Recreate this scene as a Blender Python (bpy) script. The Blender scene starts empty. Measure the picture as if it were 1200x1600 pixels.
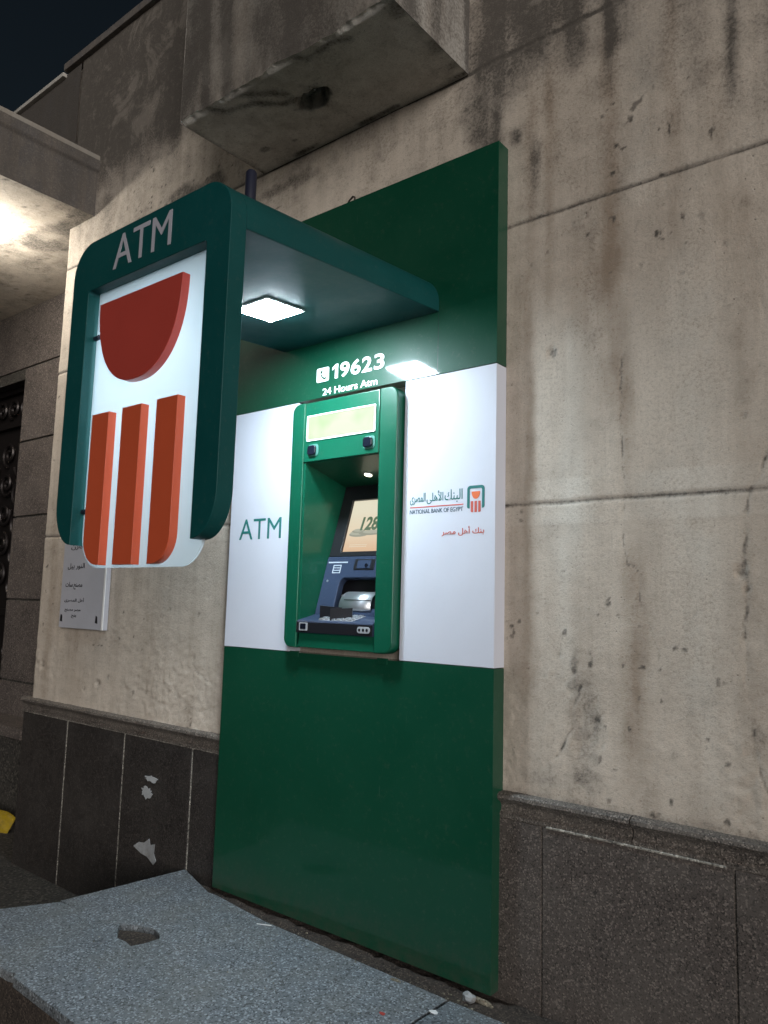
import bpy, bmesh, math, random
import numpy as np
from mathutils import Vector, Matrix

SC = bpy.context.scene
COL = SC.collection
random.seed(7)
rng = np.random.default_rng(11)

# ---------------------------------------------------------------- camera, sky, sun, exposure
CAM = Vector((1.27835, -2.20189, 1.15725))
yaw, pitch, roll = math.radians(-39.17365), math.radians(6.89173), math.radians(1.56523)
fwd = Vector((math.sin(yaw) * math.cos(pitch), math.cos(yaw) * math.cos(pitch), math.sin(pitch)))
rt = fwd.cross(Vector((0, 0, 1))).normalized()
up = rt.cross(fwd)
r2 = rt * math.cos(roll) + up * math.sin(roll)
u2 = -rt * math.sin(roll) + up * math.cos(roll)
cd = bpy.data.cameras.new('camera')
cd.sensor_fit = 'VERTICAL'; cd.sensor_height = 36.0; cd.lens = 1201.62 / 1600 * 36.0
cd.clip_start = 0.02; cd.clip_end = 500
cam = bpy.data.objects.new('camera', cd); COL.objects.link(cam)
cam.matrix_world = Matrix(((r2.x, u2.x, -fwd.x, CAM.x), (r2.y, u2.y, -fwd.y, CAM.y), (r2.z, u2.z, -fwd.z, CAM.z), (0, 0, 0, 1)))
SC.camera = cam

SUN_EL, SUN_AZ = math.radians(6), math.radians(54)     # low light from the street, right of the photographer
w = bpy.data.worlds.new('World'); SC.world = w; w.use_nodes = True
wn = w.node_tree
bg = wn.nodes['Background']
sky = wn.nodes.new('ShaderNodeTexSky'); sky.sky_type = 'NISHITA'; sky.sun_disc = False
sky.sun_elevation = SUN_EL; sky.sun_rotation = math.pi - SUN_AZ
wn.links.new(sky.outputs[0], bg.inputs[0]); bg.inputs[1].default_value = 0.006
ld = bpy.data.lights.new('sun', 'SUN'); ld.energy = 2.65; ld.angle = math.radians(34); ld.color = (1.0, 0.965, 0.93)
sun = bpy.data.objects.new('sun', ld); COL.objects.link(sun)
sdir = Vector((-math.sin(SUN_AZ) * math.cos(SUN_EL), math.cos(SUN_AZ) * math.cos(SUN_EL), -math.sin(SUN_EL)))
sun.rotation_euler = sdir.to_track_quat('-Z', 'Y').to_euler()
SC.view_settings.view_transform = 'Standard'; SC.view_settings.look = 'None'
SC.view_settings.exposure = 0.0; SC.view_settings.gamma = 1.0; SC.view_settings.use_curve_mapping = False
SC.cycles.max_bounces = 8; SC.cycles.transparent_max_bounces = 12
SC.cycles.use_denoising = True
SC.cycles.sample_clamp_indirect = 6.0

# ---------------------------------------------------------------- materials
def mat(name, col=(0.5, 0.5, 0.5), rough=0.6, metal=0.0, coat=0.0, spec=0.5, emit=None, estr=0.0, coat_rough=0.05):
    m = bpy.data.materials.new(name); m.use_nodes = True
    b = m.node_tree.nodes['Principled BSDF']
    b.inputs['Base Color'].default_value = (*col, 1); b.inputs['Roughness'].default_value = rough
    b.inputs['Metallic'].default_value = metal; b.inputs['Coat Weight'].default_value = coat
    b.inputs['Coat Roughness'].default_value = coat_rough
    b.inputs['Specular IOR Level'].default_value = spec
    if emit:
        b.inputs['Emission Color'].default_value = (*emit, 1); b.inputs['Emission Strength'].default_value = estr
    return m

class NT:
    def __init__(s, m):
        s.t = m.node_tree; s.n = s.t.nodes; s.b = s.n['Principled BSDF']
        tc = s.n.new('ShaderNodeTexCoord'); s.co = tc.outputs['Object']
    def add(s, ty, **k):
        nd = s.n.new(ty)
        for a, v in k.items(): setattr(nd, a, v)
        return nd
    def link(s, a, b): s.t.links.new(a, b)
    def mapping(s, sc):
        mp = s.add('ShaderNodeMapping'); mp.inputs['Scale'].default_value = sc
        s.link(s.co, mp.inputs[0]); return mp.outputs[0]
    def noise(s, scale, detail=4, rough=0.6, vec=None, dist=0.0):
        nd = s.add('ShaderNodeTexNoise'); nd.inputs['Scale'].default_value = scale
        nd.inputs['Detail'].default_value = detail; nd.inputs['Roughness'].default_value = rough
        nd.inputs['Distortion'].default_value = dist
        s.link(vec or s.co, nd.inputs['Vector']); return nd.outputs['Fac']
    def voro(s, scale, vec=None, out='Distance'):
        nd = s.add('ShaderNodeTexVoronoi'); nd.inputs['Scale'].default_value = scale
        s.link(vec or s.co, nd.inputs['Vector']); return nd.outputs[out]
    def ramp(s, fac, stops):
        nd = s.add('ShaderNodeValToRGB'); cr = nd.color_ramp
        while len(cr.elements) < len(stops): cr.elements.new(0.5)
        for e, (p, c) in zip(cr.elements, stops):
            e.position = p; e.color = (*c, 1) if hasattr(c, '__len__') else (c, c, c, 1)
        s.link(fac, nd.inputs[0]); return nd.outputs[0]
    def mix(s, fac, a, b, mode='MIX'):
        nd = s.add('ShaderNodeMix', data_type='RGBA', blend_type=mode)
        for sock, v in ((nd.inputs[0], fac), (nd.inputs[6], a), (nd.inputs[7], b)):
            if isinstance(v, bpy.types.NodeSocket): s.link(v, sock)
            elif hasattr(v, '__len__'): sock.default_value = (*v, 1)
            else: sock.default_value = v
        return nd.outputs[2]
    def math(s, op, a, b=0.0):
        nd = s.add('ShaderNodeMath', operation=op)
        for i, v in enumerate((a, b)):
            if isinstance(v, bpy.types.NodeSocket): s.link(v, nd.inputs[i])
            else: nd.inputs[i].default_value = v
        return nd.outputs[0]
    def bump(s, h, strength=0.3, dist=0.01):
        nd = s.add('ShaderNodeBump'); nd.inputs['Strength'].default_value = strength
        nd.inputs['Distance'].default_value = dist; s.link(h, nd.inputs['Height'])
        s.link(nd.outputs[0], s.b.inputs['Normal'])

def plaster_mat(name, base, bump=0.5):
    m = mat(name, base, 0.88); t = NT(m)
    at = t.add('ShaderNodeVertexColor', layer_name='stain'); sp = t.add('ShaderNodeSeparateColor')
    t.link(at.outputs[0], sp.inputs[0])
    big = t.noise(1.6, 5, 0.65); mid = t.noise(9, 6, 0.7); fine = t.noise(95, 5, 0.75)
    streak = t.noise(1.0, 5, 0.7, t.mapping((14, 14, 0.9)))
    c = t.mix(t.ramp(big, [(0.3, 0), (0.7, 1)]), tuple(x * 0.84 for x in base), tuple(min(1, x * 1.12) for x in base))
    c = t.mix(t.math('MULTIPLY', t.ramp(streak, [(0.42, 0), (0.75, 1)]), 0.38), c, (0.27, 0.21, 0.155))
    c = t.mix(t.math('MULTIPLY', t.ramp(mid, [(0.5, 0), (0.8, 1)]), 0.30), c, (0.30, 0.27, 0.235))
    c = t.mix(t.math('MULTIPLY', t.ramp(fine, [(0.35, 1), (0.52, 0)]), 0.38), c, (0.22, 0.185, 0.15))
    def soft(ch, k):       # masks get a ragged edge from the noises
        a = t.math('ADD', ch, t.math('MULTIPLY', t.math('SUBTRACT', mid, 0.5), 0.9))
        a = t.math('ADD', a, t.math('MULTIPLY', t.math('SUBTRACT', fine, 0.5), 1.5))
        a = t.ramp(a, [(0.12, 0), (0.85, 1)])
        return t.math('MULTIPLY', a, k)
    c = t.mix(soft(sp.outputs[2], 0.85), c, (0.72, 0.68, 0.61))
    c = t.mix(soft(sp.outputs[1], 0.75), c, (0.235, 0.165, 0.11))
    c = t.mix(soft(sp.outputs[0], 0.93), c, (0.06, 0.052, 0.045))
    sand = t.noise(330, 3, 0.8); c = t.mix(t.math('MULTIPLY', t.ramp(sand, [(0.36, 1), (0.5, 0)]), 0.30), c, (0.25, 0.215, 0.18))
    c = t.mix(t.math('MULTIPLY', t.ramp(t.noise(28, 7, 0.8), [(0.52, 0), (0.7, 1)]), 0.35), c, tuple(x * 0.55 for x in base))
    c = t.mix(t.math('MULTIPLY', t.ramp(t.noise(3.7, 7, 0.72, dist=0.6), [(0.53, 0), (0.60, 1)]), 0.14), c, tuple(min(1, x * 1.2) for x in base))
    pit = t.voro(46); pm = t.noise(6, 4, 0.7)
    pits = t.math('MULTIPLY', t.ramp(pit, [(0.04, 1), (0.13, 0)]), t.ramp(pm, [(0.5, 0), (0.64, 1)]))
    c = t.mix(t.math('MULTIPLY', pits, 0.8), c, (0.075, 0.06, 0.05))
    t.link(c, t.b.inputs['Base Color'])
    h = t.math('ADD', t.math('MULTIPLY', fine, 0.55), t.math('MULTIPLY', t.noise(260, 3, 0.7), 0.25))
    h = t.math('ADD', h, t.math('MULTIPLY', mid, 1.3))
    h = t.math('SUBTRACT', h, t.math('MULTIPLY', pits, 0.9))
    t.bump(h, bump, 0.008)
    return m

def granite_mat(name, dark, light, scale=160, rough=0.35, dust=None, coat=0.0, dustk=0.5):
    m = mat(name, light, rough, coat=coat); t = NT(m)
    scale *= 2.1
    a = t.noise(scale, 5, 0.85); b = t.voro(scale * 0.8, out='Color'); sp = t.add('ShaderNodeSeparateColor'); t.link(b, sp.inputs[0])
    c = t.mix(t.ramp(a, [(0.38, 0), (0.6, 1)]), dark, light)
    c = t.mix(t.ramp(sp.outputs[0], [(0.80, 0), (0.84, 1)]), c, tuple(min(1, x * 1.75) for x in light))
    c = t.mix(t.ramp(sp.outputs[1], [(0.78, 0), (0.83, 1)]), c, tuple(x * 0.5 for x in dark))
    big = t.noise(4, 6, 0.7)
    wear = t.noise(13, 7, 0.75)
    c = t.mix(t.math('MULTIPLY', t.ramp(big, [(0.42, 0), (0.75, 1)]), dustk), c, dust or tuple(x * 1.2 for x in light))
    c = t.mix(t.math('MULTIPLY', t.ramp(wear, [(0.5, 0), (0.72, 1)]), 0.35), c, tuple((x + y) * 0.35 for x, y in zip(dark, light)))
    t.link(c, t.b.inputs['Base Color'])
    t.link(t.ramp(big, [(0.3, rough), (0.7, min(1, rough + 0.3))]), t.b.inputs['Roughness'])
    t.bump(t.math('ADD', a, t.math('MULTIPLY', big, 1.0)), 0.16, 0.003)
    return m

def painted(name, col, rough=0.3, coat=0.6, coat_rough=0.06, wob=0.10, dirt=0.12):
    m = mat(name, col, rough, coat=coat, coat_rough=coat_rough, spec=0.25); t = NT(m)
    n = t.noise(3, 6, 0.7); s = t.noise(55, 5, 0.75)
    c = t.mix(t.ramp(n, [(0.3, 0), (0.7, 1)]), tuple(x * (1 - wob) for x in col), tuple(min(1, x * (1 + wob)) for x in col))
    c = t.mix(t.math('MULTIPLY', t.ramp(s, [(0.56, 0), (0.78, 1)]), dirt), c, (0.22, 0.2, 0.17))
    sx = t.add('ShaderNodeSeparateXYZ'); t.link(t.co, sx.inputs[0])       # street dust splashed on the foot
    ft = t.math('MULTIPLY', t.ramp(sx.outputs[2], [(0.0, 1), (0.16, 0)]), t.ramp(t.noise(16, 7, 0.8), [(0.38, 0), (0.72, 1)]))
    c = t.mix(t.math('MULTIPLY', ft, 0.55), c, (0.075, 0.062, 0.05))
    scr_ = t.noise(1.0, 2, 0.5, t.mapping((260, 260, 9)))
    sc2 = t.math('MULTIPLY', t.ramp(scr_, [(0.70, 0), (0.76, 1)]), t.ramp(t.noise(2.3, 3, 0.6), [(0.55, 0), (0.68, 1)]))
    c = t.mix(t.math('MULTIPLY', sc2, dirt * 1.2), c, (0.4, 0.42, 0.42))
    t.link(c, t.b.inputs['Base Color'])
    t.link(t.ramp(n, [(0.3, rough * 0.8), (0.7, min(1, rough * 1.3))]), t.b.inputs['Roughness'])
    t.bump(t.noise(2.2, 3, 0.5), 0.012, 0.01)
    return m

M = {}
M['plaster'] = plaster_mat('plaster', (0.61, 0.535, 0.455))
M['plaster_pale'] = plaster_mat('bounce_lightened_plaster', (0.76, 0.72, 0.66))  # lighter plaster copy, stands in for bounce light on the block underside
M['plaster_dark'] = plaster_mat('weathered_plaster', (0.50, 0.48, 0.44))
M['plaster_shaded'] = plaster_mat('stained_shaded_plaster', (0.085, 0.08, 0.08))  # black staining plus painted shade where the street light should not reach
M['plaster_mid'] = plaster_mat('half_shaded_plaster', (0.27, 0.25, 0.22))  # darkened base paints in the weak light on block front and porch top
M['green'] = painted('green_composite_panel', (0.003, 0.056, 0.029), 0.42, 0.7, 0.075, 0.06, 0.12)
M['arch_green'] = painted('green_arch_paint', (0.003, 0.062, 0.062), 0.5, 0.06, 0.15)
M['fascia_green'] = painted('green_machine_fascia', (0.004, 0.082, 0.045), 0.34, 0.4, 0.15)
M['white'] = painted('white_composite_panel', (0.62, 0.64, 0.72), 0.4, 0.3, 0.12, 0.02, 0.05)
M['red'] = painted('dark_red_letter', (0.42, 0.055, 0.04), 0.38, 0.2, 0.15, 0.05, 0.04)
M['orange'] = painted('orange_red_letter', (0.58, 0.095, 0.038), 0.38, 0.2, 0.15, 0.05, 0.05)
M['lettergrey'] = mat('grey_letter', (0.42, 0.42, 0.47), 0.5)
M['letterwhite'] = mat('white_letter', (0.8, 0.8, 0.8), 0.5)
M['letterteal'] = mat('teal_print', (0.012, 0.16, 0.15), 0.5)
M['logo_orange'] = mat('orange_print', (0.75, 0.16, 0.05), 0.5)
M['logo_red'] = mat('red_print', (0.55, 0.10, 0.07), 0.5)
M['printdark'] = mat('dark_print', (0.05, 0.10, 0.14), 0.5)
M['black'] = mat('black_plastic', (0.012, 0.012, 0.015), 0.35)
M['console'] = painted('blue_grey_console', (0.030, 0.045, 0.085), 0.42, 0.1, 0.2, 0.08, 0.15)
M['steel'] = mat('brushed_steel', (0.62, 0.64, 0.68), 0.34, 0.85)
M['silver'] = mat('silver_plastic', (0.45, 0.47, 0.50), 0.4, 0.3)
M['lens'] = mat('dark_lens', (0.008, 0.010, 0.018), 0.15, coat=0.4)
M['pale_rim'] = mat('pale_rim', (0.07, 0.20, 0.17), 0.4)
M['line'] = mat('grey_print', (0.40, 0.45, 0.52), 0.5)
M['ironpipe'] = mat('dark_pipe', (0.012, 0.014, 0.03), 0.5)
M['wire'] = mat('rusty_wire', (0.05, 0.04, 0.035), 0.7, 0.4)
M['granite_dim'] = granite_mat('shade_darkened_granite', (0.017, 0.0145, 0.014), (0.043, 0.037, 0.034), 150, 0.34, (0.05, 0.043, 0.038))  # left plinth: same stone darkened, light fading to the left painted in
M['granite_rough'] = granite_mat('rough_brown_granite', (0.045, 0.037, 0.033), (0.105, 0.087, 0.077), 140, 0.5, (0.115, 0.10, 0.088), dustk=0.6)
M['granite_rail'] = granite_mat('granite_rail', (0.05, 0.043, 0.038), (0.14, 0.12, 0.105), 150, 0.5, (0.2, 0.175, 0.15))
M['grout'] = granite_mat('pale_grout', (0.14, 0.13, 0.115), (0.34, 0.32, 0.28), 90, 0.9)
M['slab'] = granite_mat('blue_grey_granite', (0.09, 0.105, 0.122), (0.185, 0.207, 0.228), 110, 0.55, (0.20, 0.195, 0.175), dustk=0.5)
M['stone'] = granite_mat('brown_stone_block', (0.05, 0.040, 0.036), (0.095, 0.078, 0.070), 90, 0.75, (0.15, 0.125, 0.11))
M['ground'] = granite_mat('dirty_concrete', (0.018, 0.016, 0.014), (0.05, 0.045, 0.038), 60, 0.85, (0.065, 0.055, 0.045))
M['soil'] = granite_mat('brown_dirt', (0.02, 0.014, 0.011), (0.055, 0.042, 0.034), 120, 0.95, (0.09, 0.07, 0.055))
M['sand'] = granite_mat('sandy_mortar', (0.12, 0.10, 0.075), (0.22, 0.19, 0.14), 120, 0.95)
M['door'] = mat('dark_iron', (0.022, 0.018, 0.018), 0.42, 0.6)
M['plaque'] = painted('white_marble_sheet', (0.42, 0.42, 0.46), 0.35, 0.1, 0.2, 0.06, 0.2)
M['yellow'] = painted('yellow_wrapper', (0.36, 0.25, 0.012), 0.4, 0.2, 0.2, 0.2, 0.6)
M['paper'] = painted('torn_paper', (0.33, 0.34, 0.35), 0.8, 0, 0.5, 0.3, 0.9)
M['redbit'] = mat('red_scrap', (0.4, 0.04, 0.03), 0.7)
M['bulb'] = mat('lit_globe', (1, 1, 1), 0.5, emit=(1.0, 0.95, 0.84), estr=400)
M['led'] = mat('lit_led_panel', (1, 1, 1), 0.5, emit=(0.74, 0.90, 1.0), estr=310)
M['minilamp'] = mat('lit_small_lamp', (1, 1, 1), 0.5, emit=(1.0, 0.93, 0.66), estr=6)
M['dots'] = mat('trim', (0.6, 0.62, 0.66), 0.4)

def acrylic():
    m = bpy.data.materials.new('frosted_acrylic'); m.use_nodes = True; t = m.node_tree; n = t.nodes
    b = n['Principled BSDF']; out = n['Material Output']
    b.inputs['Base Color'].default_value = (0.72, 0.76, 0.78, 1); b.inputs['Roughness'].default_value = 0.25
    tr = n.new('ShaderNodeBsdfTranslucent'); tr.inputs[0].default_value = (0.80, 0.87, 0.92, 1)
    tp = n.new('ShaderNodeBsdfTransparent'); tp.inputs[0].default_value = (0.93, 0.96, 0.97, 1)
    m1 = n.new('ShaderNodeMixShader'); m1.inputs[0].default_value = 0.58
    t.links.new(b.outputs[0], m1.inputs[1]); t.links.new(tr.outputs[0], m1.inputs[2])
    m2 = n.new('ShaderNodeMixShader'); m2.inputs[0].default_value = 0.42
    t.links.new(m1.outputs[0], m2.inputs[1]); t.links.new(tp.outputs[0], m2.inputs[2])
    t.links.new(m2.outputs[0], out.inputs[0]); return m
M['acrylic'] = acrylic()

def screen_mat():
    m = mat('lit_screen', (0.02, 0.02, 0.02), 0.2); t = NT(m)
    sx = t.add('ShaderNodeSeparateXYZ'); t.link(t.co, sx.inputs[0])
    r = t.ramp(t.math('MULTIPLY', sx.outputs[1], 4.6), [(0.0, (0.70, 0.46, 0.28)), (0.35, (0.76, 0.62, 0.44)), (0.75, (0.78, 0.73, 0.56))])
    t.link(r, t.b.inputs['Emission Color']); t.b.inputs['Emission Strength'].default_value = 1.0
    return m
M['screen'] = screen_mat()
def sign_mat():
    m = mat('lit_sign', (0.05, 0.06, 0.035), 0.6, spec=0.1); t = NT(m)
    n = t.noise(9, 2, 0.4)
    t.link(t.ramp(n, [(0.3, (0.66, 0.86, 0.50)), (0.6, (0.92, 0.95, 0.74))]), t.b.inputs['Emission Color'])
    t.b.inputs['Emission Strength'].default_value = 0.78
    return m
M['sign'] = sign_mat()

# ---------------------------------------------------------------- helpers
def link(name, me, m=None, parent=None, smooth=None):
    o = bpy.data.objects.new(name, me); COL.objects.link(o)
    if m is not None and not me.materials: me.materials.append(m)
    if smooth is not None:
        me.polygons.foreach_set('use_smooth', [True] * len(me.polygons)); me.set_sharp_from_angle(angle=math.radians(smooth))
    if parent: o.parent = parent
    return o
def wn_(o):                   # flat faces stay flat beside their bevels
    mo = o.modifiers.new('n', 'WEIGHTED_NORMAL'); mo.weight = 100; mo.keep_sharp = True
    return o
def tag(o, label=None, cat=None, group=None, kind=None):
    for k, v in (('label', label), ('category', cat), ('group', group), ('kind', kind)):
        if v: o[k] = v
    return o
def thing(name, label=None, cat=None, loc=(0, 0, 0), group=None, kind=None):
    o = bpy.data.objects.new(name, None); COL.objects.link(o); o.location = loc; o.empty_display_size = 0.1
    return tag(o, label, cat, group, kind)
def inv(parent, o):           # children are modelled in world coordinates
    if parent: o.matrix_parent_inverse = Matrix.Translation(-parent.location)
    return o
def box_me(x0, x1, y0, y1, z0, z1, bev=0.0, seg=2):
    bm = bmesh.new(); bmesh.ops.create_cube(bm, size=1)
    for v in bm.verts: v.co = Vector(((x0 + x1) / 2 + v.co.x * (x1 - x0), (y0 + y1) / 2 + v.co.y * (y1 - y0), (z0 + z1) / 2 + v.co.z * (z1 - z0)))
    if bev: bmesh.ops.bevel(bm, geom=bm.edges[:], offset=bev, segments=seg, affect='EDGES', profile=0.6)
    me = bpy.data.meshes.new('m'); bm.to_mesh(me); bm.free(); return me
def box(name, x0, x1, y0, y1, z0, z1, m, parent=None, bev=0.0, jitter=0.0):
    me = box_me(min(x0, x1), max(x0, x1), min(y0, y1), max(y0, y1), min(z0, z1), max(z0, z1), bev)
    if jitter:
        for v in me.vertices: v.co += Vector([random.uniform(-jitter, jitter) for _ in range(3)])
    return wn_(inv(parent, link(name, me, m, parent, 35))) if bev else inv(parent, link(name, me, m, parent))
def rounded(pts, seg=10):     # pts: (x, z, radius)
    out = []; n = len(pts)
    for i, (x, z, r) in enumerate(pts):
        p = Vector((x, z)); a = Vector(pts[i - 1][:2]); b = Vector(pts[(i + 1) % n][:2])
        if r <= 0: out.append((x, z)); continue
        da = (a - p).normalized(); db = (b - p).normalized()
        ang = da.angle(db); tl = r / math.tan(ang / 2)
        p0 = p + da * tl; p1 = p + db * tl; cc = p + (da + db).normalized() * (r / math.sin(ang / 2))
        a0 = math.atan2(p0.y - cc.y, p0.x - cc.x); a1 = math.atan2(p1.y - cc.y, p1.x - cc.x)
        d = (a1 - a0 + math.pi) % (2 * math.pi) - math.pi
        for k in range(seg + 1):
            th = a0 + d * k / seg; out.append((cc.x + r * math.cos(th), cc.y + r * math.sin(th)))
    return out
def rrect(x0, x1, z0, z1, r, seg=6):
    rr = r if hasattr(r, '__len__') else (r, r, r, r)
    return rounded([(x0, z0, rr[0]), (x1, z0, rr[1]), (x1, z1, rr[2]), (x0, z1, rr[3])], seg)
def curve_mesh(cu):
    o = bpy.data.objects.new('tmp', cu); COL.objects.link(o)
    dg = bpy.context.evaluated_depsgraph_get()
    me = bpy.data.meshes.new_from_object(o.evaluated_get(dg)); bpy.data.objects.remove(o)
    me.materials.clear(); return me
def plate_me(loops, depth, bev=0.0):
    cu = bpy.data.curves.new('c', 'CURVE'); cu.dimensions = '2D'; cu.fill_mode = 'BOTH'
    for lp in loops:
        s = cu.splines.new('POLY'); s.points.add(len(lp) - 1)
        for q, (x, z) in zip(s.points, lp): q.co = (x, z, 0, 1)
        s.use_cyclic_u = True
    cu.extrude = depth / 2 - bev
    if bev: cu.bevel_depth = bev; cu.bevel_resolution = 2; cu.offset = -bev
    me = curve_mesh(cu)
    bm = bmesh.new(); bm.from_mesh(me); bmesh.ops.remove_doubles(bm, verts=bm.verts, dist=1e-5)
    bmesh.ops.recalc_face_normals(bm, faces=bm.faces)
    for v in bm.verts: v.co.z += depth / 2
    bm.to_mesh(me); bm.free(); return me
def frame_matrix(y, tilt=0.0, origin=(0, 0)):   # local x -> x, local y -> up, local z -> out of the wall
    c, s = math.cos(tilt), math.sin(tilt)
    return Matrix(((1, 0, 0, 0), (0, s, -c, y), (0, c, s, origin[1]), (0, 0, 0, 1)))
def plate(name, loops, y_back, depth, m, parent=None, bev=0.0, tilt=0.0, z0=0.0, smooth=35):
    me = plate_me(loops, depth, bev); me.transform(frame_matrix(y_back, tilt, (0, z0)))
    o = inv(parent, link(name, me, m, parent, smooth))
    return wn_(o) if bev else o
def text_me(body, x0, x1, z0, z1, depth, offset=0.0, shear=0.0, keep=False):
    cu = bpy.data.curves.new('t', 'FONT'); cu.body = body; cu.size = 1; cu.extrude = 0.02; cu.offset = offset; cu.shear = shear
    cu.resolution_u = 4
    me = curve_mesh(cu)
    n = len(me.vertices); co = np.empty(n * 3, 'f'); me.vertices.foreach_get('co', co); co = co.reshape(-1, 3)
    lo, hi = co.min(0), co.max(0)
    co[:, 0] = x0 + (co[:, 0] - lo[0]) / (hi[0] - lo[0]) * (x1 - x0)
    co[:, 1] = z0 + (co[:, 1] - lo[1]) / (hi[1] - lo[1]) * (z1 - z0)
    co[:, 2] = (co[:, 2] - lo[2]) / (hi[2] - lo[2]) * depth
    me.vertices.foreach_set('co', co.ravel()); me.update(); return me
def text(name, body, x0, x1, z0, z1, y_back, m, parent=None, depth=0.0012, offset=0.0, tilt=0.0, zo=0.0, shear=0.0):
    me = text_me(body, x0, x1, z0, z1, depth, offset, shear); me.transform(frame_matrix(y_back, tilt, (0, zo)))
    return inv(parent, link(name, me, m, parent))
def tube(name, pts, r, m, parent=None, seg=8, taper=None):
    bm = bmesh.new(); rings = []
    for i, p in enumerate(pts):
        p = Vector(p); a = Vector(pts[max(0, i - 1)]); b = Vector(pts[min(len(pts) - 1, i + 1)])
        d = (b - a).normalized(); s = d.orthogonal() if i == 0 else (s - d * s.dot(d))
        s = s.normalized(); t = d.cross(s); rr = r if taper is None else r * taper[i]
        rings.append([bm.verts.new(p + (s * math.cos(2 * math.pi * k / seg) + t * math.sin(2 * math.pi * k / seg)) * rr) for k in range(seg)])
    for a, b in zip(rings, rings[1:]):
        for k in range(seg): bm.faces.new((a[k], a[(k + 1) % seg], b[(k + 1) % seg], b[k]))
    bm.faces.new(rings[0][::-1]); bm.faces.new(rings[-1])
    me = bpy.data.meshes.new('m'); bm.to_mesh(me); bm.free()
    return inv(parent, link(name, me, m, parent, 50))
def sphere(name, c, r, m, parent=None, sc=(1, 1, 1), sub=3, rough=0.0):
    bm = bmesh.new(); bmesh.ops.create_icosphere(bm, subdivisions=sub, radius=1)
    for v in bm.verts:
        k = 1 + random.uniform(-rough, rough)
        v.co = Vector((c[0] + v.co.x * r * sc[0] * k, c[1] + v.co.y * r * sc[1] * k, c[2] + v.co.z * r * sc[2] * k))
    me = bpy.data.meshes.new('m'); bm.to_mesh(me); bm.free()
    return inv(parent, link(name, me, m, parent, 60 if not rough else 20))

# value noise on arrays
_tab = rng.random((256, 256))
def vn(x, y):
    xi = np.floor(x).astype(int); yi = np.floor(y).astype(int); fx = x - xi; fy = y - yi
    fx = fx * fx * (3 - 2 * fx); fy = fy * fy * (3 - 2 * fy)
    g = lambda a, b: _tab[a & 255, b & 255]
    return (g(xi, yi) * (1 - fx) + g(xi + 1, yi) * fx) * (1 - fy) + (g(xi, yi + 1) * (1 - fx) + g(xi + 1, yi + 1) * fx) * fy
def fbm(x, y, o=5, r=0.55):
    s = 0; a = 1; t = 0
    for i in range(o): s = s + a * vn(x * 2 ** i + 17.3 * i, y * 2 ** i + 5.1 * i); t += a; a *= r
    return s / t
def sm(e0, e1, v):
    t = np.clip((v - e0) / (e1 - e0), 0, 1); return t * t * (3 - 2 * t)
def grid_me(us, vs, fn, holes=None):
    """fn(U, V) -> X, Y, Z, stain(n,3)"""
    U, V = np.meshgrid(us, vs); X, Y, Z, S = fn(U, V); n, k = U.shape
    co = np.stack([X, Y, Z], -1).reshape(-1, 3).astype('f')
    idx = np.arange(n * k).reshape(n, k)
    q = np.stack([idx[:-1, :-1], idx[:-1, 1:], idx[1:, 1:], idx[1:, :-1]], -1).reshape(-1, 4)
    if holes is not None:
        cu = (U[:-1, :-1] + U[1:, 1:]) / 2; cv = (V[:-1, :-1] + V[1:, 1:]) / 2
        q = q[~holes(cu, cv).ravel()]
    me = bpy.data.meshes.new('m'); me.vertices.add(len(co)); me.vertices.foreach_set('co', co.ravel())
    me.loops.add(q.size); me.loops.foreach_set('vertex_index', q.ravel().astype('i'))
    me.polygons.add(len(q)); me.polygons.foreach_set('loop_start', np.arange(0, q.size, 4).astype('i'))
    me.polygons.foreach_set('loop_total', np.full(len(q), 4, 'i')); me.update(); me.validate()
    ca = me.color_attributes.new('stain', 'FLOAT_COLOR', 'POINT')
    col = np.ones((len(co), 4), 'f'); col[:, :3] = S.reshape(-1, 3); ca.data.foreach_set('color', col.ravel())
    me.polygons.foreach_set('use_smooth', [True] * len(me.polygons))
    return me

# ---------------------------------------------------------------- dimensions (metres)
XL, TOP = -3.04, 4.47
G1, G2, G3, ZB = 3.107, 2.462, 1.492, 0.588
W, Z1, Z2, D = 1.314, 0.967, 1.963, 0.064
GY = -0.31

# ---------------------------------------------------------------- ground
me = bpy.data.meshes.new('m'); me.from_pydata([(-80, -80, GY), (80, -80, GY), (80, 80, GY), (-80, 80, GY)], [], [(0, 1, 2, 3)])
tag(link('ground', me, M['ground']), kind='structure')

pav = thing('pavement', loc=(0, -0.5, -0.02), kind='structure')
def slab(pts, holes=()):
    me = plate_me([pts] + list(holes), 0.03, 0.002)
    me.transform(Matrix.Translation((0, 0, -0.03)))
    return inv(pav, link('slab', me, M['slab'], pav, 30))
hole = [(-1.264, -0.516), (-1.205, -0.480), (-1.144, -0.457), (-1.09, -0.47), (-1.057, -0.491), (-1.062, -0.545), (-1.076, -0.590), (-1.12, -0.583), (-1.167, -0.586), (-1.215, -0.555)]
slab([(-1.613, -0.546), (-1.56, -0.012), (-1.271, -0.117), (-1.221, -0.100), (-0.90, -0.148), (-0.087, -0.166), (-0.101, -0.965), (-1.128, -0.957),
      (-1.135, -0.93), (-1.30, -0.935), (-1.33, -0.545), (-1.50, -0.537)][:0] +
     [(-1.56, -0.012), (-1.613, -0.549), (-1.505, -0.546), (-1.604, -0.557), (-1.698, -0.74), (-1.80, -0.95), (-1.20, -0.945), (-1.165, -0.935), (-1.15, -0.950), (-0.105, -0.985), (-0.087, -0.167), (-0.9, -0.150), (-1.221, -0.110), (-1.275, -0.112)], [hole])
slab([(-0.077, -0.168), (-0.095, -0.985), (1.40, -1.0), (1.40, -0.16)])
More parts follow.
